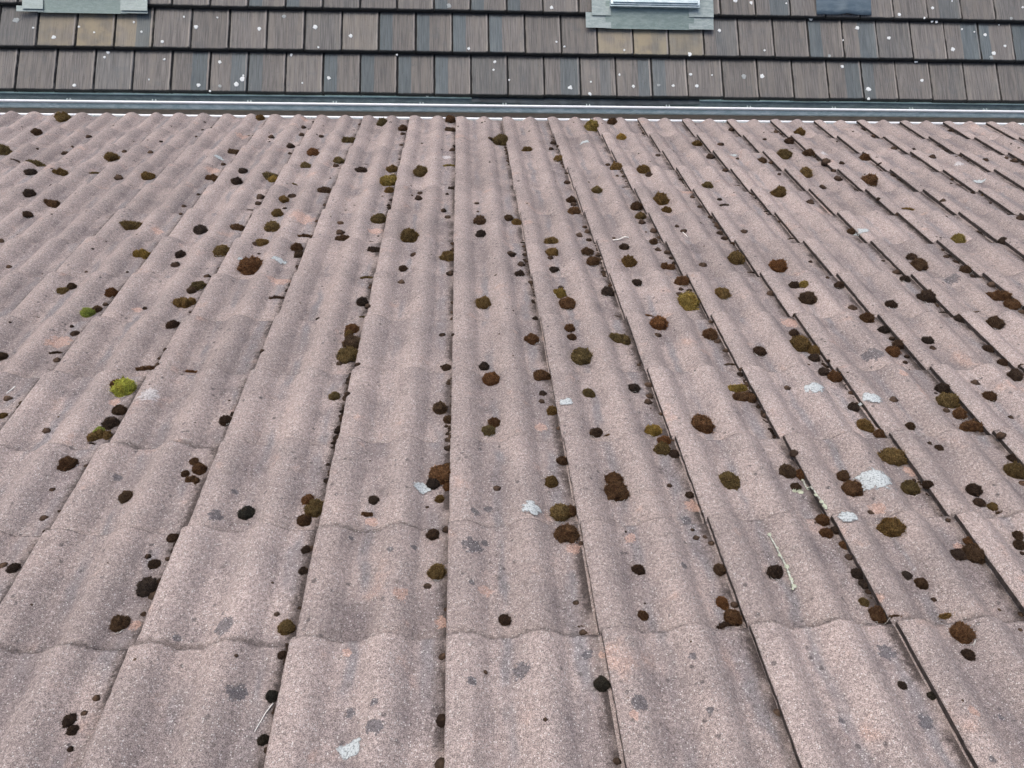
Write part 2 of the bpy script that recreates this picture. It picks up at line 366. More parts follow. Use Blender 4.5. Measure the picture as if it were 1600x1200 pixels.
def add_to(fv, ff, M, v, f):
    n = len(fv); A = np.array(M); P = np.array(v) @ A[:3, :3].T + A[:3, 3]
    fv.extend(P.tolist()); ff.extend([tuple(n+i for i in q) for q in f])
n_vis = 0
for r in range(-5, 13):
    v1 = VE[r] if r >= 0 else .33*r
    for k in range(-20, 25):
        inside = False
        for du in (0, .1, .2, .3):
            for dv in (0, -.08, -.17, -.25, -.33):
                q = project(k*.3+du+SHEAR*v1, v1+dv, .01)
                if r >= 0 and q and -4 < q[0] < 1604 and -4 < q[1] < 1204: inside = True
        jx, jy, jz, ja = (random.gauss(0, .0018), random.gauss(0, .0045), random.uniform(0, .0025), random.gauss(0, .0035))
        L = Matrix.Translation((k*.3 + SHEAR*v1 + jx, v1+jy, jz)) @ Matrix.Rotation(-SHEAR+ja, 4, 'Z') @ Matrix.Rotation(math.atan(STEP/.342), 4, 'X')
        if inside:
            n_vis += 1
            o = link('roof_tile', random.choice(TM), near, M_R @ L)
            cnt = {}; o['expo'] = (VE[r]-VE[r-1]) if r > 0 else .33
            Li = L.inverted()
            for (mu, mv, md, mt) in MARK.get((k, r), []):
                q = Li @ Vector((mu, mv, 0)); cnt[mt] = cnt.get(mt, 0)+1
                if cnt[mt] <= {'s': 2, 'k': 3, 'p': 1}[mt]: o['%s%d' % (mt, cnt[mt])] = (q.x, q.y, md*.5)
        else: add_to(fv, ff, L, *TLO)
print('visible pantiles', n_vis)
o = link('roof_tile_field', mesh('roof_tile_field', fv, ff, M_TILE), near, M_R); tag(o, kind='stuff')
X0, X1 = -6.05, 7.55
v, f = [], []; box(v, f, X0, X1, -1.95, 4.0, -.075, -.062)
link('roof_deck', mesh('roof_deck', v, f, M_DECK, False), near, M_R)
# eave, gutter, walls
E = M_R @ Vector((0, V_EAVE, 0))
RID = M_R @ Vector((0, -1.98, -.03))
def gutter(name, parent, sgn, bead, x0, x1, ticks, br=.0110):
    G = Matrix.Translation(bead)
    pth = [(0, 0), (.006*sgn, -.014), (.017*sgn, -.034), (.020*sgn, -.044), (.012*sgn, -.056), (-.015*sgn, -.066), (-.09*sgn, -.072), (-.122*sgn, -.064), (-.132*sgn, -.04), (-.134*sgn, .012)]
    inner = [(y-.0015*sgn*(1 if i < 5 else -1), z+.0015) for i, (y, z) in enumerate(pth)]
    v, f = sweep(pth, x0, x1, 40); v2, f2 = sweep(inner, x0, x1, 40)
    n = len(v); g = link(name, mesh(name, v+v2, f+[tuple(n+i for i in q) for q in f2], M_ZINC), parent, G)
    v, f = tube([(x0+(x1-x0)*i/30, .0, .003) for i in range(31)], br, 12)
    link('rolled_bead', mesh('rolled_bead', v, f, M_BEAD), g, G)
    for x in ticks:
        v, f = [], []
        for dx in (-.012, .012):
            w = .004; y0 = -.006*sgn; y1 = -.026*sgn
            box(v, f, dx-w, dx+w, min(y0, y1), max(y0, y1), .008, .011)
            box(v, f, dx-w, dx+w, min(y1, y1-.003*sgn), max(y1, y1-.003*sgn), -.004, .011)
        link('gutter_bracket', mesh('gutter_bracket', v, f, M_FLASH, False), g, Matrix.Translation(Vector((x, 0, 0))) @ G)
    return g
gutter('gutter', near, 1, Vector((0, E.y+.085, E.z-.089)), X0, X1, [-5.9+.7*i for i in range(19)], .009)
v, f = [], []; box(v, f, X0, X1, E.y-.05, E.y-.03, E.z-.22, E.z-.045)
link('fascia_board', mesh('fascia_board', v, f, M_WOOD, False), near)
yb = 2*RID.y-E.y
v, f = [], []
xa, xb = X0+.25, X1-.25
prf = [(yb+.4, 0), (E.y-.4, 0), (E.y-.4, E.z+.4*math.tan(PITCH)-.16), (RID.y, RID.z-.16), (yb+.4, E.z+.4*math.tan(PITCH)-.16)]
v = [(x, y, z) for x in (xa, xb) for y, z in prf]
f = [(4, 3, 2, 1, 0), (5, 6, 7, 8, 9)] + [(i, (i+1) % 5, 5+(i+1) % 5, 5+i) for i in range(5)]
link('wall', mesh('wall', v, f, M_WALL, False), near)
v, f = [], []; n = 0
v = [(X0, RID.y, RID.z), (X1, RID.y, RID.z), (X1, yb, E.z), (X0, yb, E.z), (X0, RID.y, RID.z-.1), (X1, RID.y, RID.z-.1), (X1, yb, E.z-.1), (X0, yb, E.z-.1)]
f = [(0, 3, 2, 1), (4, 5, 6, 7), (0, 1, 5, 4), (1, 2, 6, 5), (2, 3, 7, 6), (3, 0, 4, 7)]
link('back_roof_slope', mesh('back_roof_slope', v, f, M_TILE, False), near)
for i in range(34):
    pts = [(X0+.4*i+.42*t, RID.y, RID.z+.045) for t in (0, .5, 1)]
    if i == 0:
        v, f = tube([(0, 0, 0), (.21, 0, .002), (.42, 0, .006)], [.11, .112, .115], 14); RM = mesh('ridge_tile', v, f, M_TILE)
    link('ridge_tile', RM, near, Matrix.Translation((X0+.4*i, RID.y, RID.z+.0)))

# ---------------------------------------------------------------- neighbouring house with flat tiles
G_N = R(52.35); PN = G_N-PITCH
N0 = M_R @ Vector((-.8244, 5.3929, -.1409))
M_N = Matrix.Translation(N0) @ Matrix.Rotation(PN, 4, 'X')
nb = link('flat_tile_house', None, None, Matrix.Translation((0, 0, 0)))
tag(nb, 'house behind with dark brown flat-tiled roof, zinc gutter and two roof windows', 'house')
EN = .357
NX0, NX1 = -5.4, 8.4
v, f = [], []; box(v, f, NX0, NX1, .0, 14*EN, -.10, -.085)
deck = link('roof', mesh('roof', v, f, M_DECK, False), nb, M_N)
def flat_mesh(seed, lo=False):
    rg = random.Random(seed)
    xs = [(0., -.016), (.001, -.004), (.005, 0), (.07, -.0006), (.14, .0002), (.20, -.0005), (.266, 0), (.271, .0045), (.279, .0055), (.286, .0045), (.2885, -.002), (.290, -.014), (.306, -.015)]
    ys = [(-.002, -.034), (-.003, -.012), (-.001, -.004), (.004, 0.)] + ([(.2, 0), (.41, 0)] if lo else [(.02+.026*i, 0) for i in range(16)])
    v = []; nX = len(xs)
    for j, (y, dz) in enumerate(ys):
        for i, (x, z) in enumerate(xs):
            xx = x; zz = z
            if 0 < i < 3 or 6 < i < 11: xx += rg.gauss(0, .0009); zz += rg.gauss(0, .0006)
            yy = y + (rg.gauss(0, .0013) if j < 4 else 0)
            zz = min(zz, zz+dz) if dz > -.03 else -.034
            v.append((xx, yy, zz))
    f = [(j*nX+i, j*nX+i+1, (j+1)*nX+i+1, (j+1)*nX+i) for j in range(len(ys)-1) for i in range(nX-1)]
    return v, f
def set_lc(m, co):
    a = m.attributes.new('lc', 'FLOAT_VECTOR', 'POINT'); a.data.foreach_set('vector', np.array(co, dtype=np.float32).ravel()); return m
FM = []
for i in range(6):
    fm = mesh('flat_tile', *flat_mesh(i), M_FLAT); FM.append(set_lc(fm, [tuple(q.co) for q in fm.vertices]))
FLO = flat_mesh(50, True)
TN = .036
BLUE = {}
for r, cs in ((0, (0, 1, 2, -1)), (1, (0, 1, 2, 3)), (2, (2, 3, 4, -3, -2))):
    for c in cs: BLUE[(r, c)] = (0., .105, 1.)
BLUE.update({(0, -5): (.15, .27, 1.), (0, -4): (.16, .3, .9), (0, -3): (0, .11, .8), (0, 5): (.13, .3, .8), (0, 6): (.16, .25, .5), (0, 7): (.18, .3, .8), (0, 8): (0, .11, .8),
             (0, 13): (.15, .3, .9), (0, 14): (0, .1, .8), (1, 12): (0, .11, 1.), (1, 13): (.13, .3, .9), (1, 16): (.14, .3, 1.), (1, 17): (0, .09, 1.), (1, 18): (0, .14, 1), (1, -7): (.16, .27, .9), (2, 11): (.12, .3, .9), (2, 16): (.1, .3, .6), (1, -12): (.1, .3, .7), (1, 9): (.1, .3, .4), (0, 19): (.1, .3, .6)})
TAN = {(1, -9): .55, (1, -8): .9, (1, -7): .55, (1, 6): .6, (1, 7): .9, (1, 8): .7, (1, -1): .12}
win_rects = [(1.92, 2.93, .70, 2.05), (-2.66, -1.70, .66, 2.0)]
fv, ff = [], []; nn = 0
for r in range(0, 14):
    for c in range(-19, 29):
        x = .3*(c+.5*(r % 2)); y = r*EN
        if x < NX0-.05 or x > NX1-.25: continue
        L = Matrix.Translation((x+.003+random.gauss(0, .001), y+random.gauss(0, .0018), random.uniform(0, .0012))) @ Matrix.Rotation(random.gauss(0, .0025), 4, 'Z') @ Matrix.Rotation(-math.atan(TN/EN), 4, 'X')
        P = (M_R.inverted() @ M_N) @ Vector((x+.15, y+.18, 0)); q = project(*P)
        if any(x > a+.02 and x+.3 < b-.02 and y > c0+.02 and y+EN < d-.02 for a, b, c0, d in win_rects): continue
        if r < 4 and q and -40 < q[0] < 1640 and q[1] > -40:
            o = link('flat_tile', random.choice(FM), deck, M_N @ L); nn += 1
            rg = random.Random(r*100+c)
            o['blue'] = BLUE.get((r, c), (rg.choice((0., .15)), rg.choice((.1, .3)), rg.uniform(0, .35)) if rg.random() < .4 else (0., 0., 0.))
            o['tan'] = float(TAN.get((r, c), 0.))
        else: add_to(fv, ff, L, *FLO)
print('visible flat tiles', nn)
o = link('flat_tile_field', set_lc(mesh('flat_tile_field', fv, ff, M_FLAT), FLO[0]*(len(fv)//len(FLO[0]))), deck, M_N); tag(o, kind='stuff')
# small white lichens on the flat tiles
def flat_n(x, y):
    r = math.floor(y/EN); return -TN*(y-r*EN)/EN
fv, ff = [[], []], [[], []]
for it in '-2.726,0.579,4.9,f -2.587,0.515,1.8 -2.422,0.433,3.4 -2.234,0.530,1.9 -2.112,0.483,1.9 -1.809,0.580,1.9 -1.745,0.495,1.9 -1.576,0.411,2.7 -2.010,0.329,2.7 -2.035,0.287,2.2 -2.249,0.038,2.7 -1.565,0.276,1.9 -1.675,0.097,1.6 -1.418,0.635,1.8 -1.153,0.633,1.6 -1.318,0.546,3.4 -0.817,0.537,3.4 -0.621,0.654,3.5,f -0.370,0.563,3.7 -0.338,0.382,1.9 -1.127,0.258,2.8 -0.942,0.112,4.2 -0.988,0.064,4.1 -1.116,0.049,2.8,f -1.286,0.054,3.2 -0.936,0.143,1.8 -1.193,0.003,1.9 -0.562,0.330,2.5 -0.466,0.084,1.6 -0.257,0.130,3.0 0.719,0.753,4.2,f -0.080,0.487,3.2 0.880,0.391,2.8 0.539,-0.003,2.3 1.094,0.295,2.7 1.082,0.224,1.8 0.293,0.340,1.8 1.209,0.135,1.8 1.569,0.755,3.1 1.606,0.464,1.9 1.671,0.422,1.8 2.170,0.399,1.9 2.720,0.370,3.7 2.987,0.593,2.8 1.714,0.074,3.7 2.127,0.195,2.1 2.239,0.092,2.5 1.874,0.018,3.0 2.452,0.104,2.8,f 2.575,0.101,2.5 2.726,0.205,2.7 2.773,0.101,3.2 2.909,0.203,1.6 1.885,0.127,1.6 3.567,0.836,1.6 3.778,0.709,3.7,f 4.544,0.750,3.2 4.761,0.723,1.9 4.185,0.640,3.5 4.450,0.549,3.4 4.046,0.521,1.6 3.360,0.416,1.9 3.914,0.372,2.8,f 4.681,0.349,3.2 4.035,0.299,3.0 3.333,0.197,3.7 4.242,0.091,4.1 4.236,0.004,2.5 4.718,0.180,3.0 4.845,0.818,2.5 4.841,0.709,2.9 4.878,0.702,2.7 5.026,0.888,1.7 5.651,0.841,2.0 5.531,0.732,2.9,f 5.107,0.645,1.7 5.213,0.621,1.5 5.307,0.594,2.9 5.001,0.453,3.7 5.360,0.421,3.9 5.334,0.380,3.7,f 5.470,0.494,2.5 5.442,0.691,1.2 3.131,0.851,3.5 3.266,0.836,3.2 3.180,0.193,4.2,f 3.337,0.199,3.2 2.773,0.102,2.8'.split():
    a = it.split(','); x, y, d = float(a[0]), float(a[1]), float(a[2])/100; k = 1 if len(a) > 3 else 0
    rg = random.Random(it); n = len(fv[k]); z = flat_n(x, y)+.0035
    if y - math.floor(y/EN)*EN > .335: z += .012
    m = 11; ph = rg.uniform(0, 6)
    ring = [(x+math.cos(i*math.tau/m)*d*.5*(1+.6*noise.noise((math.cos(i*math.tau/m)*1.3+ph, math.sin(i*math.tau/m)*1.3, n*.37))), y+math.sin(i*math.tau/m)*d*.5*(1+.6*noise.noise((i*.9, ph, n*.1)))) for i in range(m)]
    fv[k] += [(p[0], p[1], z-.003) for p in ring] + [(x+(p[0]-x)*.85, y+(p[1]-y)*.85, z+.001) for p in ring]
    ff[k] += [tuple(n+m+i for i in range(m))] + [(n+i, n+(i+1) % m, n+m+(i+1) % m, n+m+i) for i in range(m)]
for k, mt in ((0, M_SPOT), (1, M_SPOTF)):
    o = link('lichen_spots', mesh('lichen_spots', fv[k], ff[k], mt, False), deck, M_N); tag(o, kind='stuff')
# eave details
def yz(y, z): return Vector((0, N0.y+y, N0.z+z))
TICK = [x+N0.x for x in (-4.9, -4.25, -3.6, -2.93, -2.274, -1.617, -.875, -.2, .494, 1.166, 1.852, 2.514, 3.195, 3.918, 4.584, 5.229, 5.9, 6.57, 7.24, 7.9)]
gutter('gutter', nb, -1, yz(-.11, -.024), NX0+N0.x, NX1+N0.x, TICK)
A = Matrix.Translation(N0)
v, f = sweep([(.12, -.02), (.0, -.062), (-.012, -.075), (-.016, -.10)], NX0, NX1, 30)
v = [(x, y+.002*noise.noise((x*3, y*20, 0)), z+.004*noise.noise((x*2.3, 5, 0))) for x, y, z in v]
link('drip_apron', mesh('drip_apron', v, f, M_ZINCD), nb, A)
v, f = [], []; nxx = 60               # sagging underlay at the eave
for i in range(nxx+1):
    x = .9+1.9*i/nxx; s = math.sin(math.pi*i/nxx); dz = -.010*s-.010*math.sin(i*.28)**2*s
    v += [(x, .03, -.034), (x, -.018-.012*s, -.040+.4*dz), (x, -.028-.016*s, -.046+dz)]
f = [(i*3+j, i*3+j+1, i*3+j+4, i*3+j+3) for i in range(nxx) for j in (0, 1)]
link('underlay_strip', mesh('underlay_strip', v, f, M_UNDER), nb, A)
v, f = [], []; box(v, f, NX0, NX1, .06, .085, -.24, -.06)
link('fascia_board', mesh('fascia_board', v, f, M_WOOD, False), nb, A)
ry = 14*EN*math.cos(PN); rz = 14*EN*math.sin(PN)
prf = [(.30, -N0.z), (2*ry-.3, -N0.z), (2*ry-.3, .0), (ry, rz-.25), (.30, -.02)]
xa, xb = NX0+.2, NX1-.2
v = [(x, y, z) for x in (xa, xb) for y, z in prf]
f = [(4, 3, 2, 1, 0), (5, 6, 7, 8, 9)] + [(i, (i+1) % 5, 5+(i+1) % 5, 5+i) for i in range(5)]
link('wall', mesh('wall', v, f, M_WALL, False), nb, A)
v = [(NX0, ry, rz-.03), (NX1, ry, rz-.03), (NX1, 2*ry, -.03), (NX0, 2*ry, -.03)]
v += [(x, y, z-.1) for x, y, z in v]
f = [(0, 1, 2, 3), (7, 6, 5, 4), (0, 4, 5, 1), (1, 5, 6, 2), (2, 6, 7, 3), (3, 7, 4, 0)]
link('back_roof_slope', set_lc(mesh('back_roof_slope', v, f, M_FLAT, False), [(.15, .15, 0)]*len(v)), nb, A)
v, f = tube([(NX0, ry, rz), (NX1, ry, rz)], .1, 14)
link('ridge_cap', set_lc(mesh('ridge_cap', v, f, M_FLAT), [(.15, .15, 0)]*len(v)), nb, A)

def sheet(v, f, x0, x1, y0, y1, z0, z1, t=.002):      # thin plate, z0 at y0 and z1 at y1
    n = len(v)
    v += [(x0, y0, z0-t), (x1, y0, z0-t), (x1, y1, z1-t), (x0, y1, z1-t), (x0, y0, z0), (x1, y0, z0), (x1, y1, z1), (x0, y1, z1)]
    f += [tuple(n+i for i in q) for q in ((3, 2, 1, 0), (4, 5, 6, 7), (0, 1, 5, 4), (1, 2, 6, 5), (2, 3, 7, 6), (3, 0, 4, 7))]
def roof_window(x0, x1, yb, ys, yf, label):
    # x0..x1 outer flashing, yb lower edge of the apron, ys lower end of the side flashings, yf lower edge of the frame
    w = link('roof_window', None, nb, M_N @ Matrix.Translation((x0, yb, 0))); w['label'] = label
    WORLD[w.name] = M_N @ Matrix.Translation((x0, yb, 0))
    def part(name, v, f, m): return link(name, mesh(name, v, f, m, False), w, M_N)
    wid = x1-x0; si = .165; yt = yf+1.18
    v, f = [], []; sheet(v, f, x0+si, x1-si, yb, yf+.05, .010, .030); part('apron_flashing', v, f, M_FLASHG)
    for xa_, xb_ in ((x0, x0+si+.045), (x1-si-.045, x1)):
        v, f = [], []; sheet(v, f, xa_, xb_, yb+.004, ys+.02, .014, .016); part('corner_flashing', v, f, M_FLASH)
        v, f = [], []; xo = .05 if xa_ == x0 else 0
        sheet(v, f, xa_+xo, xb_-(.0 if xo else .0), ys-.01, yt+.05, .026, .030); part('side_flashing', v, f, M_FLASH)
    v, f = [], []; sheet(v, f, x0+.05, x1-.03, yt, yt+.16, .035, .030); part('head_flashing', v, f, M_FLASH)
    fx0, fx1 = x0+si+.035, x1-si+.035
    v, f = [], []
    for a in ((fx0, fx0+.07, yf, yt), (fx1-.07, fx1, yf, yt), (fx0+.07, fx1-.07, yf, yf+.06), (fx0+.07, fx1-.07, yt-.09, yt)):
        box(v, f, *a, .02, .075)
    fr = part('window_frame', v, f, M_FRAME)
    v, f = [], []; box(v, f, fx0+.02, fx1-.02, yf+.012, yf+.03, .0755, .088); box(v, f, fx0-.004, fx1+.004, yf-.012, yf-.001, .055, .066)
    link('cover_strip', mesh('cover_strip', v, f, M_FRAME, False), w, M_N)
    v, f = [], []; box(v, f, fx0+.0705, fx1-.0705, yf+.0605, yt-.0905, .045, .062); part('window_pane', v, f, M_GLASS)
roof_window(1.850, 2.925, .575, .690, .750, 'roof window with pale metal flashing at the top centre of the photo')
roof_window(-2.705, -1.687, .630, .66, .81, 'roof window flashing cut off at the top left corner')
# loose blue-grey sheet dressed over the tiles
v, f = [], []; nx_, ny_ = 24, 10; x0, x1, y0, y1 = 3.815, 4.290, .730, 1.16
for j in range(ny_+1):
    for i in range(nx_+1):
        s = i/nx_; t = j/ny_
        hump = .020*math.exp(-((s-.55)/.13)**2)*(1-t)
        v.append((x0+(x1-x0)*s, y0+(y1-y0)*t + .006*math.exp(-((s-.55)/.13)**2)*(1-t), .012+.010*(1-t)*0+hump+.004*math.sin(s*9)*(1-t)+.006*t))
f = [(j*(nx_+1)+i, j*(nx_+1)+i+1, (j+1)*(nx_+1)+i+1, (j+1)*(nx_+1)+i) for j in range(ny_) for i in range(nx_)]
n = len(v); v += [(a, b, c-.003) for a, b, c in v]; f += [tuple(n+i for i in q[::-1]) for q in f] + [(i, n+i, n+i+1, i+1) for i in range(nx_)]
o = link('metal_sheet', mesh('metal_sheet', v, f, M_LEAD), nb, M_N); o['label'] = 'dark blue-grey sheet with wavy lower edge on the flat tiles'

# ---------------------------------------------------------------- moss
def lobe(v, f, tip, cx, cy, rx, ry, h, seed, rings=10, seg=20, spikes=640, slen=.07, spread=1.):
    rg = random.Random(seed); n0 = len(v)
    def pt(th, ph):
        d = Vector((math.sin(th)*math.cos(ph), math.sin(th)*math.sin(ph), math.cos(th)))
        k = 1 + .22*noise.noise((d.x*1.6+seed, d.y*1.6, d.z*1.6)) + .26*noise.noise((d.x*4.2, d.y*4.2+seed, d.z*4.2))
        return Vector((cx+d.x*rx*k, cy+d.y*ry*k, d.z*h*k if d.z > 0 else d.z*h*.55)), d
    p, d = pt(0, 0); v.append(tuple(p)); tip.append(.3)
    for i in range(1, rings+1):
        for j in range(seg):
            p, d = pt(i/rings*R(118), (j+.5*(i % 2))/seg*math.tau); v.append(tuple(p)); tip.append(.15*rg.random())
    for j in range(seg): f.append((n0, n0+1+j, n0+1+(j+1) % seg))
    for i in range(rings-1):
        a = n0+1+i*seg; b = a+seg
        for j in range(seg): f.append((a+j, b+j, b+(j+1) % seg, a+(j+1) % seg))
    for _ in range(spikes):
        z = rg.uniform(-.08, 1); ph = rg.uniform(0, math.tau); th = math.acos(z)
        p, d = pt(th, ph)
        L = slen*rg.uniform(.5, 1.25)
        e = Vector((d.x/rx, d.y/ry, d.z/h)).normalized()
        dr = (e + Vector((rg.uniform(-.6, .6), rg.uniform(-.6, .6), rg.uniform(-.2, .6)))*spread).normalized()
        s = dr.cross(Vector((rg.uniform(-1, 1), rg.uniform(-1, 1), rg.uniform(-1, 1)))).normalized()*L*.26
        q = p - dr*L*.25; n = len(v)
        v += [tuple(q-s), tuple(q+s), tuple(p+dr*L)]; tt = rg.random(); tip += [.1*tt, .1*tt, .25+.9*tt]; f.append((n, n+1, n+2))
def moss_geo(kind, seed, lite=False):
    rg = random.Random(seed*13+5); v, f, tip = [], [], []
    kw = dict(rings=5, seg=11, spikes=40, slen=.09) if lite else {}
    if kind == 'c':
        lobe(v, f, tip, 0, 0, .47, .47*rg.uniform(.82, 1.02), .46*rg.uniform(.82, 1.1), seed, **kw)
        if not lite and rg.random() < .6:
            a = rg.uniform(0, 6.28); kw2 = dict(rings=6, seg=12, spikes=110)
            lobe(v, f, tip, .33*math.cos(a), .3*math.sin(a), .2, .19, .24, seed+31, **kw2)
    elif kind == 'l':
        n = rg.choice((3, 3, 4)); kw2 = kw or dict(rings=6, seg=13, spikes=170)
        for i in range(n):
            t = (i/(n-1)-.5)
            lobe(v, f, tip, t*.58, rg.uniform(-.16, .16), rg.uniform(.19, .30), rg.uniform(.2, .28), rg.uniform(.24, .42), seed+i*7, **kw2)
    else:
        n = 4; kw2 = kw or dict(rings=5, seg=12, spikes=120)
        for i in range(n):
            t = (i/(n-1)-.5)
            lobe(v, f, tip, t*.66, .05*math.cos(t*4)+rg.uniform(-.03, .03), .21*(1-abs(t)*.6), .11, .17*(1-abs(t)*.7), seed+i*7, **kw2)
    return v, f, tip
def moss_mesh(name, g):
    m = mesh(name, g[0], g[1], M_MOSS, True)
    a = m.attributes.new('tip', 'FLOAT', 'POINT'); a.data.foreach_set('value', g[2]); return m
MM = {k: [moss_mesh('moss_cushion', moss_geo(k, i+{'c': 0, 'l': 100, 'm': 200}[k])) for i in range(n)] for k, n in (('c', 10), ('l', 7), ('m', 6))}
LITE = {k: [moss_geo(k, i+300, True) for i in range(4)] for k in 'clm'}
PAL = {'d': (.092, .068, .055), 'b': (.145, .093, .058), 'r': (.205, .112, .058), 'o': (.220, .160, .072), 'y': (.37, .28, .085), 'g': (.50, .60, .13), 'k': (.070, .072, .064)}
CNAME = {'d': 'dark-brown', 'b': 'brown', 'r': 'rust-brown', 'o': 'olive-brown', 'y': 'yellow-olive', 'g': 'bright-green', 'k': 'grey-black'}
KNAME = {'c': 'cushion', 'l': 'clump', 'm': 'mat'}
ORD = ['', 'first', 'second', 'third', 'fourth', 'fifth', 'sixth', 'seventh', 'eighth', 'ninth', 'tenth', 'eleventh', 'twelfth', 'thirteenth', 'fourteenth']
def place(u, v, sink=0., rot=0., tilt=.5):
    s = (surf(u+.004, v)-surf(u-.004, v))/.008
    s = max(-.8, min(.8, s))
    return M_R @ Matrix.Translation((u, v, surf(u, v)-sink)) @ Matrix.Rotation(-math.atan(s)*tilt, 4, 'Y') @ Matrix.Rotation(rot, 4, 'Z')
data = []
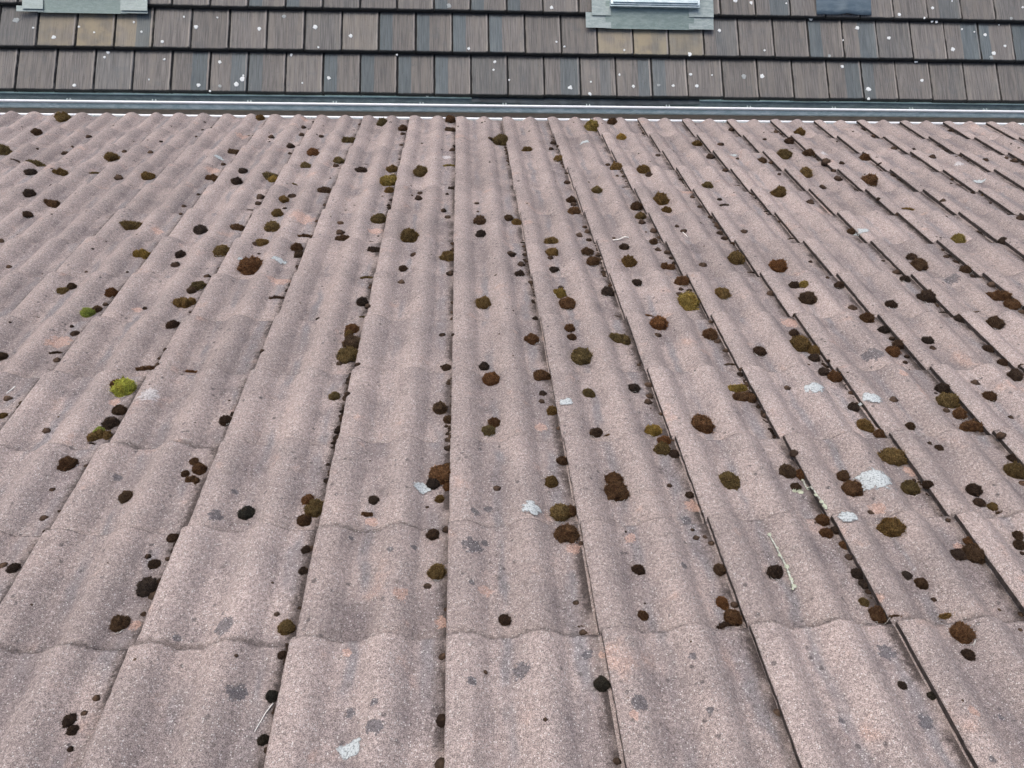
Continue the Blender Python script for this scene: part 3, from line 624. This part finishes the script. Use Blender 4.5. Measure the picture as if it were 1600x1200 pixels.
for it in '''-0.803,1.761,10.9,rc -0.03,0.496,6.8,rc 1.165,0.536,7.2,oc 0.57,0.029,5.6,dm -0.957,0.9,7.7,gc 0.408,0.429,6.5,rc 1.031,0.273,6.2,oc 1.034,0.032,5.5,om 0.699,0.706,7.2,rc 0.266,0.277,5.9,rc 0.404,1.072,7.9,oc 0.844,1.444,9.1,yc 1.03,-0.023,5,rc 2.049,1.486,9.1,rl 1.477,0.683,6.8,bl -0.63,0.157,5,dc 0.26,0.363,5.7,oc 1.187,0.194,5.4,bc -0.339,1.092,7.4,oc -1.414,2.192,9.7,ol -0.36,2.808,11.4,yc -0.947,1.036,6.9,bm 0.546,1.176,7.5,ol 0.859,0.831,6.6,bl 1.146,1.133,7.5,oc 1.468,0.8,6.7,oc -0.323,0.391,5.3,oc 0.7,0.46,5.7,oc 1.006,0.422,5.6,bc 1.463,0.474,5.8,oc -0.962,1.458,7.6,ol -0.944,0.693,5.8,ol -0.208,2.074,8.9,oc 1.298,1.765,8.4,rc -0.335,1.163,6.8,bc 0.697,1.263,7.1,rc 0.409,0.471,5.2,rc 0.892,0.042,4.3,bc 1.769,1.478,7.5,dc 1.892,1.257,7,bc -0.027,0.178,4.3,oc -0.655,0.07,4,bc 0.584,0.044,4.1,rc -2.206,3.026,10,ol -0.652,2.092,8.2,bm 0.11,0.927,5.8,rc 0.4,1.442,7,rc 1.303,1.468,7.1,bc -0.966,0.557,4.8,bc 0.862,0.49,4.9,bc 1.156,0.423,4.9,oc 1.34,0.331,4.7,dm -0.323,0.049,3.8,oc -0.951,1.903,7.4,oc 1.143,1.829,7.6,oc 0.265,0.946,5.6,rc 1.165,0.691,5.2,oc 0.712,0.156,4,dc 0.399,2.029,7.7,oc 0.692,1.802,7.3,oc 2.183,2.842,9.6,rc 2.215,2.04,8,yc -1.871,2.462,8.1,rl -1.253,1.872,7,yl -0.965,2.868,9,ol -0.81,2.172,7.7,oc 0.984,2.527,8.6,oc 1.894,1.775,7.2,bc -0.936,0.744,4.8,dc -0.811,1.015,5.4,rm 0.99,1.509,6.6,oc 0.852,0.878,5.3,yl -0.782,0.443,4.2,bc -0.482,0.382,4.2,kc 0.556,0.583,4.7,oc 1.317,0.411,4.4,dc 0.288,-0.106,3.3,kc -0.204,2.929,8.8,oc -0.354,2.253,7.5,oc -0.039,1.856,6.8,oc 0.243,3.546,10.1,oc 0.863,1.608,6.4,rc 1.881,3.296,9.8,oc 1.614,2.625,8.5,oc -0.648,1.5,6.1,dm 0.096,1.447,6.1,oc -0.039,0.79,4.8,bc 0.253,1.181,5.6,rc 0.556,0.684,4.7,yc -2.499,3.982,10,oc -2.488,3.26,8.7,oc -0.957,2.172,7,bl -0.95,1.582,5.9,oc -0.488,2.068,6.8,bl 0.842,3.901,10.3,yc 0.994,2.988,8.7,oc -0.933,0.8,4.5,bc 0.098,0.693,4.4,oc 0.379,1.517,5.9,yc 0.858,1.196,5.4,bc 2.068,1.422,6,rc -0.344,0.354,3.7,bc -0.659,-0.141,2.8,dc 1.876,2.95,8.5,oc -1.882,3.171,8.2,oc -2.029,2.901,7.7,ol -1.583,2.857,7.7,oc 0.861,3.069,8.4,oc 0.548,1.809,6.2,rc -1.27,1.395,5.2,gc -0.346,1.249,5.1,rc 0.998,1.1,5,dc 1.45,1.3,5.4,bc 1.444,1.092,5,rc 1.17,0.922,4.7,rc 1.192,0.651,4.2,bc 1.484,0.859,4.6,dc 1.608,0.819,4.6,bc 1.75,0.921,4.8,dc -0.634,0.533,3.8,bc -0.047,0.468,3.8,dc 0.249,0.468,3.8,oc 0.592,0.167,3.3,bc 0.878,0.304,3.6,rc 1.15,0.194,3.4,dc 0.114,0.053,3.1,dc 0.573,0.081,3.2,rc -2.182,2.908,7.3,dc -1.109,2.144,6.2,dc -1.252,2.843,7.3,bl -0.656,2.638,7,bl -0.81,1.981,6,oc 0.095,2.24,6.5,bc 0.39,1.895,5.9,oc -0.982,0.912,4.2,rc -0.63,0.753,4,dc 0.114,0.728,4,rc 0.879,1.03,4.6,bm 0.394,0.678,4,dc 1.486,1.132,4.8,dc 1.469,0.738,4.2,rc -0.929,0.216,3.1,dc -0.04,0.285,3.3,dc 0.286,0.369,3.5,bc 0.568,0.616,3.9,rc 0.412,0.173,3.2,dc 1.002,0.469,3.7,bc 1.333,0.353,3.5,oc 1.197,0.23,3.3,rc 1.307,0.217,3.3,bc 0.894,0.147,3.1,dc 1.023,0.116,3.1,bc -0.316,-0.108,2.6,kc 0.268,0.033,2.9,bm 1.018,-0.068,2.8,dc -0.358,2.982,7.5,oc 1.598,1.158,4.8,dc -0.214,0.037,2.8,dm -2.029,2.58,6.4,dc -0.825,3.281,7.6,rc -0.66,3.555,8.1,ol -0.657,1.932,5.6,bc -0.343,1.65,5.2,om 0.544,2.406,6.4,rc 0.851,2.449,6.5,bc 0.535,1.896,5.6,bc 0.842,1.765,5.5,rl 2.047,3.33,8,bc 2.199,2.447,6.7,om -1.24,1.53,4.9,rc -0.337,1.46,4.9,dc 0.561,1.526,5.1,dc 0.398,0.857,4,oc 0.537,0.881,4.1,dc 1.182,1.103,4.5,oc -0.64,0.497,3.4,rl -0.638,0.219,2.9,dc -0.346,0.422,3.3,rc 0.871,0.265,3.2,rc 1.307,0.369,3.4,dc 0.915,0.021,2.8,bm 0.4,0.056,2.7,bc -1.865,2.913,6.6,om -1.122,2.794,6.5,dc -1.257,3.285,7.1,bl -0.829,3.065,6.9,oc -0.52,2.964,6.7,dl -0.833,2.519,6.1,oc -0.341,1.921,5.3,dl -0.061,3.11,7,ym 1.289,2.488,6.2,dm -1.422,1.551,4.6,oc -1.256,1.127,4,dm -0.943,1.283,4.3,dc -0.954,0.712,3.5,gc -0.013,0.742,3.6,bc 0.385,1.242,4.3,rc 0.679,1.365,4.6,rm 0.281,0.776,3.7,oc 1.605,1.429,4.7,dc 1.786,1.294,4.5,dc 1.149,0.951,4,dc -0.189,0.418,3.1,dc 0.285,0.545,3.3,bc 0.892,0.478,3.3,rc 1.321,0.244,3,bc 0.896,0.12,2.8,dc -0.646,-0.159,2.2,dc -0.314,-0.188,2.2,kc -1.109,1.88,4.8,dc -0.666,3.159,6.6,oc -0.815,2.313,5.4,oc -0.501,3.951,7.7,oc -0.069,4.024,7.8,bc 0.098,2.108,5.2,dc 0.39,3.406,7,oc 0.84,2.298,5.5,oc 0.685,1.597,4.6,dc 2.188,3.836,7.8,oc 2.354,3.262,7,rc 1.901,1.847,5,dc 2.072,1.737,4.9,dc 1.468,1.574,4.6,dc -0.347,0.858,3.5,oc 0.091,1.027,3.8,dc 1.476,1.225,4.1,dc 1.166,1.061,3.9,dc 1.167,0.775,3.5,dc 1.785,1.025,3.9,dc -0.622,0.293,2.7,dc 0.866,0.436,3,bc 0.898,0.229,2.7,rc 1.489,0.525,3.2,dc 1.004,0.141,2.6,dc 0.876,0.074,2.5,oc 0.993,4.015,7.6,bc 0.688,2.656,5.8,oc 1.289,2.78,6,oc 0.698,1.94,4.8,dc -2.498,3.647,6.6,bc -1.893,2.286,4.9,dc -1.128,2.944,5.8,dc -0.948,2.826,5.7,yc -0.834,2.775,5.7,om -0.638,1.874,4.5,bc 0.228,2.275,5.1,bc 0.557,3.214,6.3,oc 1.724,3.206,6.4,bc 0.993,2.421,5.4,oc 0.383,1.747,4.4,dc 2.678,2.622,5.7,om 1.292,1.576,4.3,dc -0.965,1.55,4.1,bc -1.406,1.104,3.5,bc -0.957,0.665,3,dm -0.321,1.364,3.9,om 0.386,1.191,3.7,bc 0.426,0.67,3.1,rm 1.153,1.207,3.8,dc 1.779,1.104,3.7,dc -0.318,0.25,2.5,dc -0.315,0.191,2.4,dc -0.199,0.374,2.7,rl -0.029,0.417,2.7,oc -0.013,0.532,2.9,rc 0.584,0.564,3,dc 0.897,0.273,2.6,dc 1.197,0.419,2.8,dc 0.989,3.65,6.7,yc 0.855,-0.128,2,dc -1.292,4.04,6.8,oc -0.365,3.858,6.6,bc -0.345,2.647,5.1,oc -0.214,1.757,4.1,dc -0.066,3.846,6.6,bl 1.438,3.555,6.3,oc 0.545,2.532,5.1,bc 0.261,2.234,4.7,oc 0.244,1.712,4.1,dc 0.833,1.99,4.4,bc 2.031,3.604,6.4,dc 2.391,2,4.6,dc 1.774,2.14,4.7,bc 1.755,1.623,4.1,dc 1.474,2.074,4.6,dm 1.33,1.571,4,yc -1.248,1.421,3.6,bc -1.242,0.785,2.9,oc -0.353,1.218,3.4,oc -0.027,1.026,3.3,dc 1.779,1.376,3.8,dm 1.298,0.69,3,bc 1.313,0.574,2.8,dc -0.658,0.565,2.7,bc -0.666,0.52,2.6,bc -0.011,0.458,2.6,rc 0.589,0.416,2.6,dc -0.314,-0.024,2,dc 0.9,-0.15,1.9,kc -1.4,1.582,3.6,bc 1.605,0.892,3.1,dc -2.358,3.112,5.1,dm -1.721,2.846,4.9,dc -1.103,1.797,3.8,bc -0.981,3.451,5.6,oc -0.803,2.575,4.6,bc -0.948,2.558,4.6,bc -0.511,2.126,4.2,dc 0.216,1.875,3.9,oc 1.439,3.269,5.5,dc 1.179,1.726,3.9,bm 2.027,2.883,5.2,dc 1.735,2.526,4.8,dc 2.075,3.154,5.5,bc 2.666,2.296,4.6,oc 1.773,1.721,3.9,dc 2.083,1.58,3.7,dc 2.67,2.812,5.1,bm -1.242,1.237,3.1,dc -1.265,0.863,2.7,dc 0.569,1.362,3.4,bm 0.68,1.202,3.2,dc 0.578,0.844,2.8,dc 1.182,1.518,3.6,dc 1.452,1.411,3.5,dc 1.912,1.383,3.5,bm 1.496,0.599,2.6,dc -0.945,0.38,2.2,dc -0.955,0.225,2.1,bc -0.009,0.301,2.2,dc 0.896,0.541,2.5,dc 0.896,0.195,2.1,dc 1.192,0.526,2.5,yc 1.46,0.434,2.5,bc -0.629,-0.1,1.7,dc -0.009,-0.038,1.8,dc 0.599,0.077,2,dc 0.271,0.021,1.9,dc 0.294,-0.247,1.6,kc 0.6,-0.171,1.7,kc -0.03,1.718,3.6,dc 1.011,2.929,5,oc -0.952,1.697,3.4,bc -0.194,2.554,4.3,oc 0.857,2.762,4.5,dm 0.53,2.107,3.9,bc 0.257,1.794,3.5,dc 0.996,1.79,3.6,dc -1.233,1.086,2.7,dc -1.096,0.719,2.4,bc 0.875,1.164,2.9,bc 0.261,0.861,2.6,dc 0.586,0.899,2.7,rc 0.567,0.815,2.6,rc 1.308,0.814,2.6,dc -0.046,0.144,1.9,bc -0.636,-0.192,1.5,dc -0.209,1.615,3.1,dc 0.837,1.923,3.5,dc 0.112,0.452,2.1,dc -2.165,3.259,4.4,oc -0.967,2.416,3.7,bm -0.525,2.226,3.6,dc -0.368,2.042,3.4,dm -0.179,1.876,3.3,dc -0.035,2.741,4.1,dl 0.834,2.241,3.6,dc 0.869,2.15,3.6,rc 1.007,2.15,3.6,dc 1.278,2.143,3.6,dc 1.165,2.131,3.6,bc 1.172,2.078,3.5,dc 0.872,1.897,3.3,dc 1.898,2.768,4.2,oc 2.782,3.301,4.7,dc 3.248,3.244,4.7,dc -0.008,0.711,2.2,bc 0.83,1.516,3,dc 0.886,1.108,2.6,rc 0.893,0.746,2.3,dc 2.081,1.379,2.9,dc 1.005,0.875,2.4,dc 1.807,0.974,2.6,dc -0.967,0.472,1.9,dc 0.265,0.092,1.7,bc 0.898,0.1,1.7,rc -0.617,0.093,1.6,dc -0.006,-0.24,1.4,dc -1.128,3.615,4.6,dc -0.072,2.413,3.6,dc 1.584,3.55,4.7,dc -0.044,1.214,2.6,dc 1.02,0.346,1.9,bc -0.349,0.083,1.6,bc -1.893,3.513,4.2,dm -0.836,1.968,3,oc -1.888,2.041,3,oc -0.943,2.487,3.4,bc -0.527,2.415,3.4,bm -0.046,3.417,4.2,bc 0.558,2.819,3.7,dc 1.453,2.793,3.8,om 0.551,2.487,3.5,bc 0.378,1.851,2.9,bc 2.655,3.508,4.4,dc 3.08,3.256,4.2,dc 2.086,2.334,3.4,dc -0.989,1.468,2.6,yc -0.616,0.782,2,dc -0.31,1.405,2.5,oc -0.362,1.052,2.3,dc -0.298,1.016,2.2,dc -0.305,0.842,2.1,dc 0.278,1.352,2.5,dc 0.255,0.823,2.1,dc 1.323,1.367,2.6,rm 1.481,1.174,2.4,dc 1.593,1.115,2.4,dc 1.201,1.322,2.5,bc 1.442,0.761,2.1,dc 1.19,0.847,2.2,rc -0.658,0.241,1.6,dc -0.215,0.662,1.9,bm 0.296,0.252,1.6,dc 0.563,0.261,1.7,dc 0.594,0.244,1.6,dc -0.639,-0.128,1.3,dc -0.005,0.084,1.5,dc 1.199,0.036,1.5,dc -0.05,2.295,3.1,dc 0.179,3.565,4,bc 1.448,3.001,3.7,dc 1.174,2.206,3.1,bc 2.059,1.862,2.8,dc 1.616,0.725,2,dc 1.031,0.077,1.4,dc -2.176,3.592,3.8,oc -1.855,3.287,3.5,dc -0.957,3.659,3.9,bc -0.671,3.094,3.5,dc -0.512,3.121,3.5,bm 0.556,3.552,3.9,bc 1.757,3.898,4.2,bc 0.57,2.143,2.8,bc 0.567,2.063,2.8,rc 0.229,1.885,2.6,oc 0.882,2.088,2.8,dc 1.165,2.466,3.1,rc 1.767,3.182,3.6,dc 2.181,3.182,3.7,dc 2.056,3.007,3.5,dc 2.375,3.133,3.6,dm 3.253,3.928,4.3,bc 2.395,2.499,3.2,dc -1.233,1.458,2.3,dc -1.427,1.373,2.2,dm -0.904,1.027,2,rc -0.605,1.097,2,dc -0.215,0.664,1.7,dm 0.39,1.568,2.4,dc 0.877,1.545,2.4,dc 0.886,1.286,2.2,dc 0.292,0.702,1.8,dc 0.398,1.012,2,bm 1.481,1.068,2.1,dc -0.92,0.401,1.5,dc -0.613,0.234,1.4,dc -0.006,0.607,1.7,dc 0.546,0.45,1.6,dc 1.182,0.298,1.5,dc 1.3,0.193,1.5,dc -1.714,3.279,3.4,dc -1.724,1.779,2.3,dc -0.192,2.624,3,dc 1.288,2.558,3,dc 1.297,0.594,1.7,dc -1.273,3.105,3,dc -1.275,2.451,2.6,dc -0.985,3.87,3.5,bc -0.836,3.635,3.4,dc -0.353,3.692,3.4,dc -0.63,2.246,2.5,oc 0.085,2.5,2.7,dc -0.627,1.777,2.2,dc 0.535,3.448,3.3,dc 0.824,3.142,3.1,oc 1.14,3.298,3.2,dc 0.566,2.194,2.5,bc 1.157,2.584,2.8,dc 1.168,2.3,2.6,dc 2.041,3.864,3.6,dc 2.657,3.794,3.6,dc 2.644,2.655,2.9,bc -0.923,1.093,1.8,dc -0.478,1.355,1.9,dc -0.013,1.46,2,dc -0.012,1.394,2,dc -0.013,1.351,2,yc 0.846,1.554,2.1,dc 0.582,1.032,1.8,dc 0.896,0.977,1.8,dc 0.593,0.76,1.6,rc 1.461,1.037,1.8,dc -0.921,0.556,1.4,bc 0.584,0.263,1.3,dc 0.175,-0.184,1,dc -0.81,2.433,2.5,dc 0.987,2.201,2.3,dc 1.766,1.822,2.1,dc -1.09,1.431,1.8,dc -1.741,3.52,2.8,dc -1.245,2.32,2.2,dc -0.951,3.278,2.7,dc -0.349,3.499,2.8,dc -0.632,2.473,2.3,dc -0.32,1.592,1.8,dc -0.332,2.47,2.3,dc 1.593,3.247,2.8,dc 1.893,3.655,3,dc 2.773,3.495,2.9,dc 1.455,1.818,2,dc 2.67,2.893,2.6,bc 3.23,3.293,2.8,dc 2.08,2.53,2.4,dc -0.908,1.112,1.5,dc -0.321,1.574,1.8,dc -0.058,0.392,1.2,dc 0.561,0.285,1.1,dc 1.159,0.048,1,dc 1.157,-0.016,1,dc -1.249,2.59,2.2,dc -0.059,2.613,2.2,dc -0.801,1.888,1.8,dc 0.837,2.919,2.4,dc 1.732,2.955,2.4,dc 1.451,1.643,1.8,dc 1.479,2.251,2.1,dc -1.27,1.282,1.5,dc -0.374,0.159,0.9,dc -2.341,3.323,2.2,dc -2.198,3.416,2.3,dc -1.418,1.739,1.5,dc -0.334,3.199,2.2,dc -0.643,3.944,2.6,dc 0.68,2.082,1.8,dc 2.66,2.524,2,dc -0.008,1.187,1.3,dc 1.193,1.021,1.3,rc -0.839,0.109,0.8,dc 0.41,0.087,0.8,dc -1.568,3.617,2.1,dc -1.265,1.736,1.4,dc -0.665,2.863,1.8,dc 0.089,2.407,1.7,dc 0.573,3.448,2.1,dc 2.637,2.839,1.9,dc -0.926,1.404,1.2,dc -0.043,1.034,1.1,dc -1.589,3.808,2,dc -1.091,0.78,0.9,dc -0.229,3.533,1.7,dc -0.23,2.595,1.4,dc -0.344,2.098,1.2,dc -1.122,3.537,1.7,dc 0.673,2.831,1.5,dc 0.835,2.145,1.3,dc 0.111,0.835,0.8,dc 2.342,3.623,1.5,dc'''.split():
    a = it.split(','); data.append((float(a[0]), float(a[1]), float(a[2])/100*1.02, a[3][0], a[3][1]))
recs = []
for u, v, d, c, k in data[:300]:
    q = project(u, v, .02)
    kc = math.floor((u-SHEAR*v)/.3); i = course(v)
    where = ('%s course from gutter' % ORD[13-i]) if i > 6 else ('%s course from bottom' % ORD[i+1])
    col = '%s tile %s of middle seam' % (ORD[kc+1] if kc >= 0 else ORD[-kc], 'right' if kc >= 0 else 'left')
    size = 'large' if d > .062 else 'small' if d < .036 else 'medium'
    recs.append([u, v, d, c, k, q, size, '%s moss %s, %s, %s' % (CNAME[c], KNAME[k], where, col)])
def label_all(recs):
    G = {}
    for r in recs: G.setdefault(r[6]+' '+r[7], []).append(r)
    out = {}
    for lab, g in G.items():
        if len(g) == 1: out[id(g[0])] = lab; continue
        dx = max(r[5][0] for r in g)-min(r[5][0] for r in g); dy = max(r[5][1] for r in g)-min(r[5][1] for r in g)
        ax, names = (0, ('leftmost', 'middle', 'rightmost')) if dx > dy else (1, ('uppermost', 'middle', 'lowest'))
        g = sorted(g, key=lambda r: r[5][ax])
        if len(g) == 2: ns = (names[0], names[2])
        elif len(g) == 3: ns = names
        else: ns = [names[0]] + ['%s-from-%s' % (ORD[i+1], 'left' if ax == 0 else 'top') for i in range(1, len(g)-1)] + [names[2]]
        for r, n in zip(g, ns): out[id(r)] = n+' '+lab
    return out
labs = label_all(recs)
def fibre_mesh(seed, u, vv, d):            # pale dead stalks caught under the edge of a cushion, lying on the tile
    rg = random.Random(seed); v, f = [], []; z0 = surf(u, vv)
    for _ in range(rg.choice((1, 2, 2, 3))):
        a0 = rg.uniform(-2.3, -.8); L = rg.uniform(.35, 1.0); r0 = rg.uniform(.47, .56); n = len(v)
        for i in range(7):
            a = a0+L*(i/6-.5); r = r0*(1+.06*math.sin(i*1.7+seed))*d
            x, y = r*math.cos(a), r*math.sin(a); w = .0016*(1-.7*abs(i/6-.5)*2)
            z = surf(u+x, vv+y)-z0+.004+.002*math.sin(i*1.1+seed)
            v += [(x, y, z), (x*(1+w/r), y*(1+w/r), z+w*.6), (x, y-w, z+w)]
        f += [(n+3*i+j, n+3*i+3+j, n+3*i+3+(j+1) % 3, n+3*i+(j+1) % 3) for i in range(6) for j in range(3)]
    return mesh('pale_fibre', v, f, M_STRAW)
rg = random.Random(3)
for r in recs:
    u, v, d, c, k, q, size, _ = r
    rot = rg.uniform(0, 6.28) if k == 'c' else rg.uniform(-.35, .35)
    tall = {'c': rg.uniform(.85, 1.12), 'l': rg.uniform(.9, 1.15), 'm': 1.0}[k]
    if k == 'c' and d < .03: tall *= .8
    M = place(u, v, d*.03, rot, .7)
    o = link('moss_cushion', rg.choice(MM[k]), None, M @ Matrix.Diagonal((d, d, d*tall, 1)))
    p = PAL[c]; j = rg.uniform(.8, 1.25); hu = rg.uniform(-.12, .12)
    o.color = (p[0]*j*(1+hu), p[1]*j, p[2]*j*(1-hu), 1)
    tag(o, labs[id(r)], 'moss', 'moss growing on the pantile roof')
    if k == 'c' and d > .04 and rg.random() < .5:
        link('pale_fibre', fibre_mesh(int(u*1000+v*7777), u, v, d), o, M_R @ Matrix.Translation((u, v, surf(u, v))))
# the many tiny tufts, and the dark growth lodged along the side laps
sv, sf, stp = [], [], []
def speck(u, v, d, k, rot, flat=1.):
    g = rg.choice(LITE[k]); M = place(u, v, d*.05, rot, .8) @ Matrix.Diagonal((d, d, d*flat, 1))
    add_to(sv, sf, M_R.inverted() @ M, g[0], g[1]); stp.extend(g[2])
for u, v, d, c, k in data[300:]: speck(u, v, d, k, rg.uniform(-.5, .5))
for _ in range(420):
    v = rg.uniform(-.3, 4.0)**1.0; u = rg.uniform(-2.8, 3.5)
    speck(u, v, rg.uniform(.004, .010)*(1+.25*v), 'c', rg.uniform(0, 6), .5)
o = link('moss_specks', None, None, M_R); o.data = moss_mesh('moss_specks', (sv, sf, stp)) if False else None
bpy.data.objects.remove(o)
o = link('moss_specks', moss_mesh('moss_specks', (sv, sf, stp)), None, M_R); o.color = (*PAL['d'], 1)
tag(o, 'countless tiny dark moss specks scattered over the pantile roof', 'moss', kind='stuff')
sv, sf, stp = [], [], []
for k in range(-11, 14):
    v = -.33
    while v < 4.0:
        a = noise.noise((k*7.3, v*1.9, 2.)) + .35*noise.noise((k*3.1, v*9., 7.))
        if a > .18:
            d = rg.choice((.005, .007, .009, .014, .021))*(1+max(0, a)*1.1)
            speck(k*.3+SHEAR*v-.001-d*.22, v, d, rg.choice('lmc'), math.pi/2+rg.uniform(-.5, .5), .6)
        v += rg.uniform(.006, .016)
o = link('seam_moss', moss_mesh('seam_moss', (sv, sf, stp)), None, M_R); o.color = (.060, .045, .036, 1)
tag(o, 'dark crumbly moss lodged along the side laps of the pantiles', 'moss', kind='stuff')

# ---------------------------------------------------------------- lichens, twigs, stalks on the roof
LNAME = {}
lrecs = []
for u, v, d in LICHEN:
    kc = math.floor((u-SHEAR*v)/.3); i = course(v)
    where = ('%s course from gutter' % ORD[13-i]) if i > 6 else ('%s course from bottom' % ORD[i+1])
    col = '%s tile %s of middle seam' % (ORD[kc+1] if kc >= 0 else ORD[-kc], 'right' if kc >= 0 else 'left')
    lrecs.append([u, v, d, 0, 0, project(u, v, .02), 'pale', 'grey-white lichen patch, %s, %s' % (where, col)])
ll = label_all(lrecs)
for r in lrecs:
    u, v, d = r[:3]; sd = rg.uniform(0, 90); vs, fs, ed = [], [], []
    nr, ns = 6, 22; c0 = Vector((u, v, surf(u, v)))
    for i in range(nr+1):
        for j in range(ns):
            a = j*math.tau/ns; rr = d*.70*i/nr*(1+.35*noise.noise((math.cos(a)*1.5+sd, math.sin(a)*1.5, 0)))
            x, y = u+rr*math.cos(a)*1.05, v+rr*math.sin(a)*.8
            vs.append((x-u, y-v, surf(x, y)-c0.z+.0048*(1-.5*(i == nr)))); ed.append(i/nr)
    fs = [(i*ns+j, i*ns+(j+1) % ns, (i+1)*ns+(j+1) % ns, (i+1)*ns+j) for i in range(nr) for j in range(ns)]
    m = mesh('lichen_patch', vs, fs, M_WHITE); a = m.attributes.new('edge', 'FLOAT', 'POINT'); a.data.foreach_set('value', ed)
    tag(link('lichen_patch', m, None, M_R @ Matrix.Translation(c0)), ll[id(r)], 'lichen', 'lichen patches on the pantile roof')
def on_roof(pts, lift):
    u0, v0 = pts[0]; z0 = surf(u0, v0)
    return M_R @ Matrix.Translation((u0, v0, z0)), [(u-u0, v-v0, surf(u, v)-z0+l) for (u, v), l in zip(pts, lift)]
def twig(name, pts, r0, r1, lift, mat, label, cat, tufts=0, seed=1):
    rgt = random.Random(seed); fine = []
    for i in range(len(pts)-1):
        for t in (0, .25, .5, .75): fine.append((pts[i][0]*(1-t)+pts[i+1][0]*t, pts[i][1]*(1-t)+pts[i+1][1]*t))
    fine.append(pts[-1]); n = len(fine)
    M, P = on_roof(fine, [lift*(.6+.4*math.sin(i/n*9)) for i in range(n)])
    zs = [p[2] for p in P]; zs = [max(zs[max(0, i-2):i+3]) for i in range(n)]
    P = [(p[0]+(rgt.gauss(0, r0*.35) if tufts else 0), p[1], z) for p, z in zip(P, zs)]
    v, f = tube(P, [r0+(r1-r0)*i/(n-1)*rgt.uniform(.8, 1.2) for i in range(n)], 7)
    o = link(name, mesh(name, v, f, mat), None, M); tag(o, label, cat)
    if tufts:
        for i in range(tufts):
            v, f, tp = [], [], []
            t = i/max(1, tufts-1); t = 1-t*t; p = P[min(n-1, int(t*(n-1)))]; s = rgt.uniform(.003, .0065)
            lobe(v, f, tp, 0, 0, s, s, s*.7, seed+i, rings=3, seg=7, spikes=0)
            link('lichen_tuft', mesh('lichen_tuft', v, f, M_FOL), o, M @ Matrix.Translation((p[0]+rgt.gauss(0, .002), p[1], p[2])))
twig('twig', [(.893, .459), (.890, .433), (.897, .406), (.899, .370), (.902, .340)], .0024, .0013, .005, M_TWIG, 'short lichen-covered twig lying along a seam right of centre', 'twig', 6, 4)
twig('twig', [(.734, .262), (.736, .22), (.739, .191), (.740, .159), (.739, .134), (.736, .108)], .0016, .0030, .004, M_TWIG, 'long pale lichen-covered twig lying beside a dark moss cushion', 'twig', 10, 9)
twig('dry_stalk', [(-.311, -.122), (-.320, -.140), (-.327, -.158), (-.332, -.174)], .0013, .0008, .003, M_STRAW, 'curved white dry grass stalk at the bottom left of centre', 'stalk')
twig('dry_stalk', [(-1.272, .918), (-1.274, .9), (-1.277, .881)], .002, .0014, .004, M_STRAW, 'short white dry stalk at the left edge of the photo', 'stalk')
twig('dry_stalk', [(.672, 2.055), (.705, 2.066), (.738, 2.05)], .0035, .0025, .004, M_STRAW, 'pale dry straw lying on tiles above the middle right', 'stalk')
twig('dry_stalk', [(.999, 2.141), (1.008, 2.085)], .002, .0012, .004, M_STRAW, 'thin pale needle stalk beside a small dark tuft', 'stalk')
v, f, tp = [], [], []
for i in range(5): lobe(v, f, tp, rg.gauss(0, .006), rg.gauss(0, .006), .007, .006, .006, 50+i, rings=4, seg=9, spikes=14, slen=.005)
tag(link('leafy_lichen', mesh('leafy_lichen', v, f, M_FOL), None, place(.866, .421)), 'pale green-white leafy lichen tuft beside the short twig', 'lichen')
S.cycles.use_adaptive_sampling = True; S.cycles.adaptive_threshold = 0.03; S.cycles.max_bounces = 3; S.cycles.diffuse_bounces = 2; S.cycles.glossy_bounces = 2; S.cycles.transparent_max_bounces = 4
